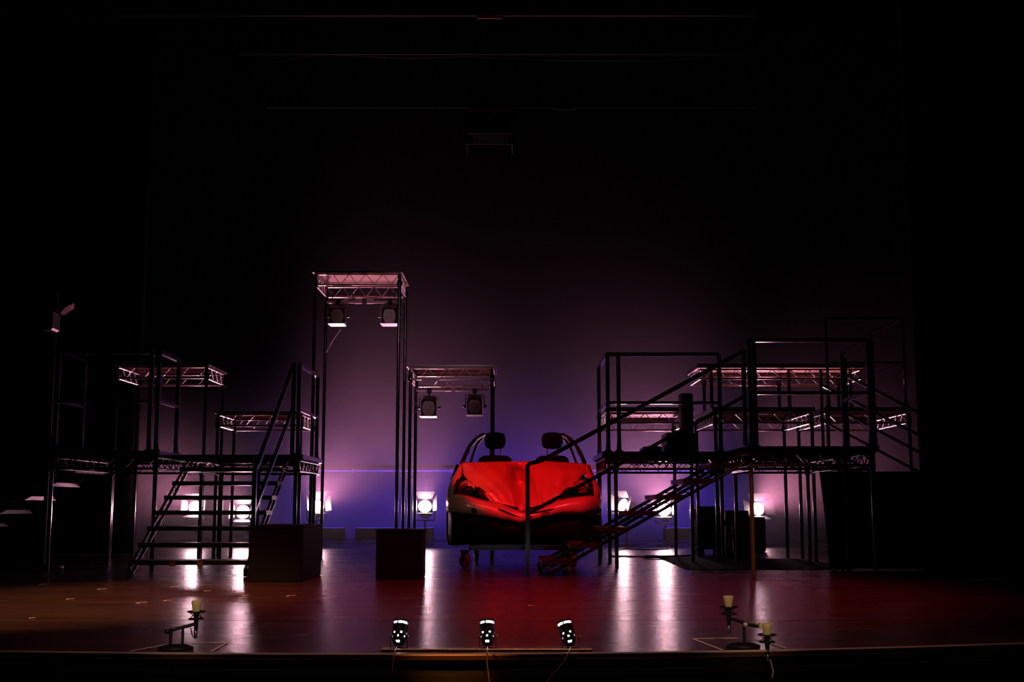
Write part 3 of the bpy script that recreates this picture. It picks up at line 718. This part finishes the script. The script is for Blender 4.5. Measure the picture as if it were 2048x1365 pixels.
t.part('lens', MB().lathe([(.09, 0), (.09, .06), (.07, .065), (.06, .03)], 18, Matrix.Translation((-.33, 16.75, 6.16)) @ Matrix.Rotation(R_(90), 4, 'X')), 'lamp_black')
for x in (-.655, .005):
    t.part('cage_side', MB().tube([(x, 16.75, 5.86), (x, 16.75, 6.36), (x, 17.25, 6.36), (x, 17.25, 5.86), (x, 16.75, 5.86)], .014, 8), 'dark_alu')
for z in (5.86, 6.02, 6.36): t.part('cage_bar', MB().tube([(-.655, 16.75, z), (.005, 16.75, z)], .012, 8), 'dark_alu')
t.part('clamp', MB().box(-.36, -.29, 16.96, 17.04, 6.30, 6.50), 'lamp_black')
t = T('pipe_box', 'small junction box with four bolts on the projector pipe', 'box', (.78, 16.97, 6.42))
t.part('body', MB().box(.62, .94, 16.90, 16.975, 6.43, 6.55, .008), 'lamp_black')
for x in (.635, .925):
    for z in (6.445, 6.535): t.part('bolt', MB().lathe([(.009, 0), (.009, .01), (.004, .014)], 8, Matrix.Translation((x, 16.90, z)) @ Matrix.Rotation(R_(90), 4, 'X')), 'alu')
cable('slack cable hung across the dark flies', [(-3.5, 16.02, 6.93), (-3.3, 16.1, 6.84), (-2.7, 16.1, 6.95), (-1.5, 16.1, 6.90), (-.6, 16.1, 6.92), (.6, 16.1, 6.87), (2.2, 16.1, 6.87), (2.9, 16.02, 6.93)], .008)

# ------------------------------------------------------------------ wall pipe on the back wall
t = T('wall_pipe', 'long pipe on brackets along the back wall', 'pipe', (-.6, 24.9, 1.40))
t.part('pipe', MB().tube([(-6.5, 24.88, 1.40), (5.5, 24.88, 1.40)], .022, 8), 'alu')
for x in (-4.0, -3.27, -1.24, 1.0, 3.2): t.part('bracket', MB().box(x - .03, x + .03, 24.86, 25.0, 1.36, 1.44), 'alu')

# ------------------------------------------------------------------ side boom with pink-lit flap, far left
t = T('boom_lamp', 'dark side lamp whose single flap catches pink light', 'stage lamp', (-5.0, 13.3, 0))
t.part('boom_pole', MB().tube([(-5.16, 13.4, .003), (-5.16, 13.4, 3.1)], .024, 8), 'lamp_black')
t.part('boom_base', MB().lathe([(.22, .002), (.22, .03), (.05, .05)], 20, Matrix.Translation((-5.16, 13.4, 0))), 'lamp_black')
t.part('housing', MB().box(-5.22, -5.08, 13.1, 13.36, 2.62, 2.84, .02), 'lamp_black')
t.part('barn_door', MB().prism([(-5.073, 13.30, 2.828), (-5.07, 13.40, 2.822), (-4.825, 13.05, 2.845), (-4.734, 12.80, 2.862), (-4.90, 13.0, 2.852)], (0, 0, .006)), 'flap_pink_lit', 'pink-lit flap')
t.part('door_hinge', MB().tube([(-5.10, 13.30, 2.80), (-5.06, 13.36, 2.826)], .008, 6), 'lamp_black')

# ------------------------------------------------------------------ equipment
def case(label, x0, x1, y0, y1, z0, z1, name='equipment_case', cat='case', latches=True):
    t = T(name, label, cat, ((x0 + x1) / 2, (y0 + y1) / 2, z0))
    t.part('body', MB().box(x0, x1, y0, y1, z0 + .003, z1, .012), 'black_paint')
    zm = z0 + (z1 - z0) * .7
    t.part('lid_band', MB().box(x0 - .004, x1 + .004, y0 - .004, y1 + .004, zm, zm + .018), 'dark_alu')
    if latches:
        for x in (x0 + (x1 - x0) * .25, x0 + (x1 - x0) * .75):
            t.part('latch', MB().box(x - .02, x + .02, y0 - .012, y0, zm - .02, zm + .03), 'dark_alu')
    return t
case('low black case on the middle platform', 1.52, 1.73, 13.9, 14.3, 1.28, 1.37)
case('tall black case on the middle platform beside the low one', 1.79, 2.14, 13.9, 14.4, 1.28, 1.53)
t = T('column_speaker', 'narrow black column speaker standing on the tall case', 'speaker', (2.05, 14.15, 1.53))
t.part('cabinet', MB().box(1.98, 2.125, 14.05, 14.25, 1.533, 2.0, .012), 'black_paint')
t.part('grille', MB().box(1.99, 2.115, 14.035, 14.05, 1.56, 1.98), 'rubber')
t = T('equipment_rack', 'black equipment rack whose side fins catch the lamp light', 'rack', (2.85, 17.4, 0))
t.part('cabinet', MB().box(2.64, 2.98, 17.1, 17.7, .08, .68, .01), 'black_paint')
for k in range(18):
    z = .14 + k * .028
    t.part('fin', MB().box(2.56, 2.64, 17.12, 17.50, z, z + .012), 'alu')
t.part('switch_panel', MB().box(2.565, 2.61, 17.105, 17.115, .48, .64), 'lamp_plate')
for x in (2.68, 2.94):
    for y in (17.15, 17.65): t.part('foot', MB().lathe([(.03, .002), (.03, .05), (.02, .08)], 10, Matrix.Translation((x, y, 0))), 'rubber')
case('black flight case next to the equipment rack', 3.03, 3.36, 17.2, 17.7, 0.0, .62)
case('black flight case standing behind the olive-lit leg', 3.42, 3.80, 18.2, 18.8, 0.0, .52)
t = T('stool', 'dark stool with curved feet catching light beside the flight case', 'stool', (3.05, 16.75, 0))
t.part('seat', MB().lathe([(.16, .42), (.17, .44), (.17, .47), (.15, .485), (.0, .485)], 20, Matrix.Translation((3.05, 16.8, 0))), 'seat_cloth')
for k in range(3):
    a = R_(30 + 120 * k)
    t.part('leg', MB().tube([(3.05, 16.8, .42), (3.05 + .06 * math.cos(a), 16.8 + .06 * math.sin(a), .14), (3.05 + .09 * math.cos(a), 16.8 + .09 * math.sin(a), .06), (3.05 + .18 * math.cos(a), 16.8 + .18 * math.sin(a), .008)], .012, 8), 'dark_alu')
o = MB().prism([(1.9, 13.25, .002), (3.76, 13.25, .002), (3.76, 15.9, .002), (3.15, 15.9, .002), (3.0, 16.6, .002), (1.95, 16.6, .002)], (0, 0, .004)).build('floor_shadow_sheet', 'cloth_black')  # black sheet standing in for the shadow under the platforms
tag(o, 'black floor sheet for the shadow beneath the platforms', 'cloth')
for lb, pts in (('thin black cable snaking over the floor toward the tower legs', [(1.55, 18.6, .012), (1.8, 19.2, .012), (2.1, 18.9, .012), (2.45, 19.3, .012), (2.62, 20.2, .012)]),
                ('black cable lying straight behind the side stairs', [(1.35, 16.5, .012), (1.7, 16.4, .012), (2.05, 16.45, .012), (2.5, 16.75, .012)]),
                ('black cable dropped in a small heap by the floor shadow sheet', [(1.72, 16.2, .014), (1.86, 16.0, .014), (2.02, 16.15, .02), (1.88, 16.35, .02), (1.74, 16.1, .03), (1.9, 15.95, .03), (2.08, 16.1, .03)])):
    cable(lb, pts, .012)
cable('cable bundle threaded through the lattice of the middle platform', [(1.32 + i * .03, 13.32, 1.16 + .045 * math.sin(i * 2.3) * (1 if i % 2 else .6)) for i in range(16)], .008)
cable('tangled cable hung in the lattice of the railed platform', [(2.46 + i * .04, 12.12, 1.155 + .045 * math.sin(i * 2.1)) for i in range(13)], .007)

# ------------------------------------------------------------------ footlights on the apron
def holes_can(seed):
    """perforated can around local +Z: grid of faces with some left out as vents"""
    n, zs = 30, [0, .008, .016, .022, .034, .041, .053, .060, .088, .101, .111, .114]
    rs = [.020, .025, .029, .031, .0335, .0345, .035, .035, .035, .036, .036, .036]
    v = [(r * math.cos(2 * math.pi * (k + seed * .4) / n), r * math.sin(2 * math.pi * (k + seed * .4) / n), z) for r, z in zip(rs, zs) for k in range(n)]
    f = []
    for i in range(len(zs) - 1):
        for k in range(n):
            vent = (i == 1 and k % 10 < 3) or (i == 4 and k % 5 == 1) or (i == 6 and k % 5 == 3) or (i == 9 and k % 10 != 0)
            if not vent:
                l = (k + 1) % n; f.append((i * n + k, i * n + l, (i + 1) * n + l, (i + 1) * n + k))
    f.append(tuple(reversed(range(n))))
    return v, f
tray = T('footlight_tray', 'narrow tray coloured as gold-lit under the three small footlights on the apron', 'tray', (-.12, 5.98, 0))
tray.part('plate', MB().box(-.635, .385, 5.93, 6.03, .003, .007), 'tray_gold_lit')
tray.part('front_lip', MB().tube([(-.635, 5.93, .009), (.385, 5.93, .009)], .004, 6), 'tray_gold_lit')
def birdie(label, x, lean, pitch, seed):
    t = T('footlight', label, 'footlight', (x, 5.985, .008), 'footlights on the apron')
    t.part('bracket', MB().box(x - .025, x + .025, 5.965, 6.005, .0085, .012).box(x - .042, x - .039, 5.975, 5.995, .010, .075).box(x + .039, x + .042, 5.975, 5.995, .010, .075).box(x - .042, x + .042, 5.975, 5.995, .010, .013), 'lamp_black')
    M = Matrix.Translation((x, 5.965, .026)) @ Matrix.Rotation(lean, 4, 'Y') @ Matrix.Rotation(-pitch, 4, 'X')
    v, f = holes_can(seed)
    can = t.part('can', MB().add(v, f, False).xf(M), 'lamp_black', solid=0.0012)
    t.part('bulb', MB().lathe([(.004, .01), (.012, .018), (.020, .032), (.027, .05), (.030, .08), (.031, .105), (.0305, .111), (.02, .113)], 16, M), 'bulb_white', under=can)
    t.part('front_ring', MB().lathe([(.036, .112), (.0385, .112), (.0385, .120), (.034, .120), (.034, .112)], 24, M, closed=False), 'lamp_black', under=can)
    for sg in (-1, 1): t.part('bracket_screw', MB().lathe([(.006, 0), (.006, .008), (.003, .01)], 8, Matrix.Translation((x + sg * .04, 5.985, .066)) @ Matrix.Rotation(sg * R_(90), 4, 'Y')), 'alu')
    d = (M.to_3x3() @ Vector((0, 0, 1))).normalized()
    p = M @ Vector((0, 0, .09)) - t.loc
    s = spot('footlight_beam', p, p + d, 3.2, (0.90, 0.82, 1.0), 30, .5, .02); s.parent = t.o
    return t
birdie('small perforated footlight on the tray end toward the single microphone', -.55, R_(3), R_(22), 1)
birdie('small perforated footlight in the middle of the gold-lit tray', -.118, R_(-2), R_(22), 2)
birdie('small perforated footlight leaning over on the tray end toward the microphone pair', .285, R_(-16), R_(22), 3)
for lb, pts in (('cable hanging straight down from the footlight nearest the single microphone', [(-.555, 5.95, .02), (-.558, 5.84, .0), (-.562, 5.82, -.05), (-.566, 5.82, -.16)]),
                ('cable hanging from the middle footlight over the apron edge', [(-.118, 5.95, .02), (-.118, 5.83, .0), (-.115, 5.81, -.05), (-.10, 5.81, -.16)]),
                ('cable hanging slanted from the leaning footlight over the apron edge', [(.285, 5.95, .02), (.268, 5.85, .0), (.235, 5.82, -.045), (.16, 5.82, -.13)])):
    cable(lb, pts, .0035, 'cable_tan')

# ------------------------------------------------------------------ microphones
def mic_parts(t, x, y, z, s=1.0, name='microphone'):
    """z: top of the tan head"""
    body = MB().lathe([(.009 * s, z - .145), (.010 * s, z - .14), (.012 * s, z - .09), (.016 * s, z - .062), (.017 * s, z - .058)], 16, Matrix.Translation((x, y, 0)))
    m_ = t.part('mic_body', body, 'lamp_black')
    t.part('windshield', MB().lathe([(.014 * s, z - .066), (.019 * s, z - .05), (.0235 * s, z - .02), (.0255 * s, z - .006), (.023 * s, z - .001), (.0, z)], 18, Matrix.Translation((x, y, 0))), 'foam_tan', 'tan foam windshield', under=m_)
    for k in (0, 1):
        zz = z - .055 - .035 * k; r = (.043 - .006 * k) * s
        t.part('shock_ring', MB().tube([(x + r * math.cos(a), y + r * math.sin(a), zz) for a in [2 * math.pi * i / 20 for i in range(21)]], .0035, 6), 'lamp_black')
    for k in range(6):
        a = 2 * math.pi * k / 6
        t.part('elastic_cord', MB().tube([(x + .043 * s * math.cos(a), y + .043 * s * math.sin(a), z - .055), (x + .018 * s * math.cos(a + .4), y + .018 * s * math.sin(a + .4), z - .072), (x + .037 * s * math.cos(a + .8), y + .037 * s * math.sin(a + .8), z - .09)], .002, 5), 'lamp_black')
    t.part('plug', MB().lathe([(.0085 * s, z - .185), (.0095 * s, z - .18), (.0095 * s, z - .148), (.008 * s, z - .145)], 12, Matrix.Translation((x, y, 0))), 'dark_alu', under=m_)
t = T('microphone_stand', 'single tan-headed microphone on a short black boom at the apron edge', 'microphone', (-1.63, 5.98, 0))
mic_parts(t, -1.56, 6.06, .232)
t.part('boom_arm', MB().tube([(-1.56, 6.06, .118), (-1.60, 6.05, .108), (-1.685, 6.03, .088)], .0085, 8), 'lamp_black')
t.part('post', MB().tube([(-1.62, 6.045, .005), (-1.62, 6.045, .108)], .007, 8), 'lamp_black')
t.part('post', MB().tube([(-1.675, 6.03, .005), (-1.675, 6.03, .10)], .008, 8), 'lamp_black')
t.part('clamp_knob', MB().lathe([(.013, -.012), (.014, 0), (.012, .012)], 10, Matrix.Translation((-1.69, 6.02, .085))), 'lamp_black')
t.part('base', MB().lathe([(.085, .002), (.085, .012), (.06, .022), (.02, .026)], 24, Matrix.Translation((-1.64, 6.0, 0))), 'lamp_black')
t.part('cord', MB().tube([(-1.565, 6.06, .05), (-1.575, 6.055, .06), (-1.585, 6.05, .10)], .003, 6), 'cable')
t = T('microphone_stand', 'pair of tan-headed microphones on one black bar at the apron edge', 'microphone', (1.15, 6.02, 0))
mic_parts(t, 1.078, 6.1, .252)
mic_parts(t, 1.243, 5.99, .128)
t.part('boom_arm', MB().tube([(1.09, 6.1, .14), (1.13, 6.08, .128), (1.16, 6.05, .116), (1.215, 6.01, .108)], .0085, 8), 'lamp_black')
t.part('post', MB().tube([(1.145, 6.06, .005), (1.145, 6.06, .118)], .008, 8), 'lamp_black')
t.part('base', MB().lathe([(.085, .002), (.085, .012), (.06, .022), (.02, .026)], 24, Matrix.Translation((1.14, 6.08, 0))), 'lamp_black')
t.part('clamp_knob', MB().lathe([(.012, -.01), (.013, 0), (.011, .01)], 10, Matrix.Translation((1.15, 6.045, .115))), 'alu')
t.part('end_block', MB().box(1.205, 1.222, 5.985, 6.01, .10, .132, .003), 'foam_tan')
t.part('cord', MB().tube([(1.243, 5.98, -.055), (1.243, 5.93, -.04), (1.235, 5.83, -.08), (1.225, 5.82, -.11)], .004, 6), 'cable_pale')

# ------------------------------------------------------------------ floor tape, scraps, small marks
def tape(label, a, b, wd=.012, z=.0012, material='tape_white'):
    a, b = Vector((*a, z)), Vector((*b, z)); d = (b - a).normalized(); n_ = Vector((-d.y, d.x, 0)) * wd / 2
    o = MB().prism([a - n_, b - n_, b + n_, a + n_], (0, 0, .0012)).build('floor_tape', material)
    return tag(o, label, 'tape')
tape('white tape strip behind the single microphone, parallel to the apron edge', (-1.70, 6.28), (-1.455, 6.305))
tape('white tape strip slanting to the apron edge by the single microphone, away from the footlights', (-1.84, 5.93), (-1.74, 6.22))
tape('white tape strip slanting to the apron edge by the single microphone, toward the footlights', (-1.46, 6.29), (-1.445, 5.92))
tape('white tape strip behind the pair of microphones, parallel to the apron edge', (.955, 6.475), (1.19, 6.51))
tape('white tape strip slanting to the apron edge by the microphone pair, toward the footlights', (.952, 6.47), (1.02, 5.98))
tape('white tape strip slanting to the apron edge by the microphone pair, away from the footlights', (1.285, 6.46), (1.345, 6.06))
SCR = [(105, -4.15, 10.8, .05), (0, -3.42, 10.2, .07), (0, -3.3, 9.15, .045), (0, -2.98, 7.62, .04), (0, -2.66, 8.79, .06), (0, -2.53, 8.99, .05), (0, -2.49, 10.0, .05), (0, -2.04, 9.27, .05),
       (0, -2.07, 9.5, .05), (0, -1.71, 9.46, .06), (0, -1.5, 10.0, .05), (0, .14, 8.55, .05), (0, -2.9, 10.5, .06)]
for i, (_, x, y, s) in enumerate(SCR):
    a = random.uniform(-.3, .3); ca, sa = math.cos(a), math.sin(a)
    pts = [(-.5, -.05, 0), (-.2, -.16, 0), (0, -.03, .06), (.5, .0, .10), (.5, .03, .10), (0, .06, .05), (-.3, .10, .01)]
    pts = [(x + s * 1.3 * (p * ca - q * sa), y + s * 3.2 * (p * sa + q * ca), .002 + r * s) for p, q, r in pts]
    o = MB().prism(pts, (0, 0, .0012)).build('paper_scrap', 'paper')
    tag(o, 'small torn scrap of pale paper lying on the bare stage floor', 'paper scrap', 'paper scraps on the stage floor')
for x, lb in ((-3.335, 'yellow tape tag on the lowest tread, nearer the open end of the stairs'), (-3.06, 'yellow tape tag on the lowest tread, nearer its middle')):
    o = MB().prism([(x - .032, 11.957, .155), (x + .032, 11.957, .155), (x + .034, 11.953, .105), (x - .026, 11.953, .10)], (0, -.002, 0)).build('tape_tag', 'tape_yellow'); tag(o, lb, 'tape')
o = MB().prism([(-3.42, 12.32, .3225), (-3.36, 12.32, .3225), (-3.33, 12.42, .3225), (-3.39, 12.42, .3225)], (0, 0, .0015)).build('tape_tag', 'tape_blue'); tag(o, 'short strip of blue tape on a tread of the open stairs', 'tape')
# small warm work light in the pit below the apron
t = T('pit_light', 'small warm work light below the apron edge', 'work light', (-.28, 5.62, -1.2))
t.part('stem', MB().tube([(-.28, 5.55, -1.2), (-.28, 5.55, -.34)], .01, 8), 'lamp_black')
t.part('shade', MB().lathe([(.05, -.02), (.03, .03), (.012, .04)], 14, Matrix.Translation((-.28, 5.6, -.30)) @ Matrix.Rotation(R_(-140), 4, 'X'), closed=False), 'lamp_black')
t.part('bulb', MB().lathe([(.006, .0), (.014, .012), (.012, .028), (.0, .034)], 12, Matrix.Translation((-.28, 5.6, -.31))), 'pit_bulb')
s = spot('pit_beam', Vector((-.28, 5.6, -.26)) - t.loc, Vector((-.28, 5.85, -.10)) - t.loc, 6.0, (1.0, .33, .05), 90, .8, .02); s.parent = t.o
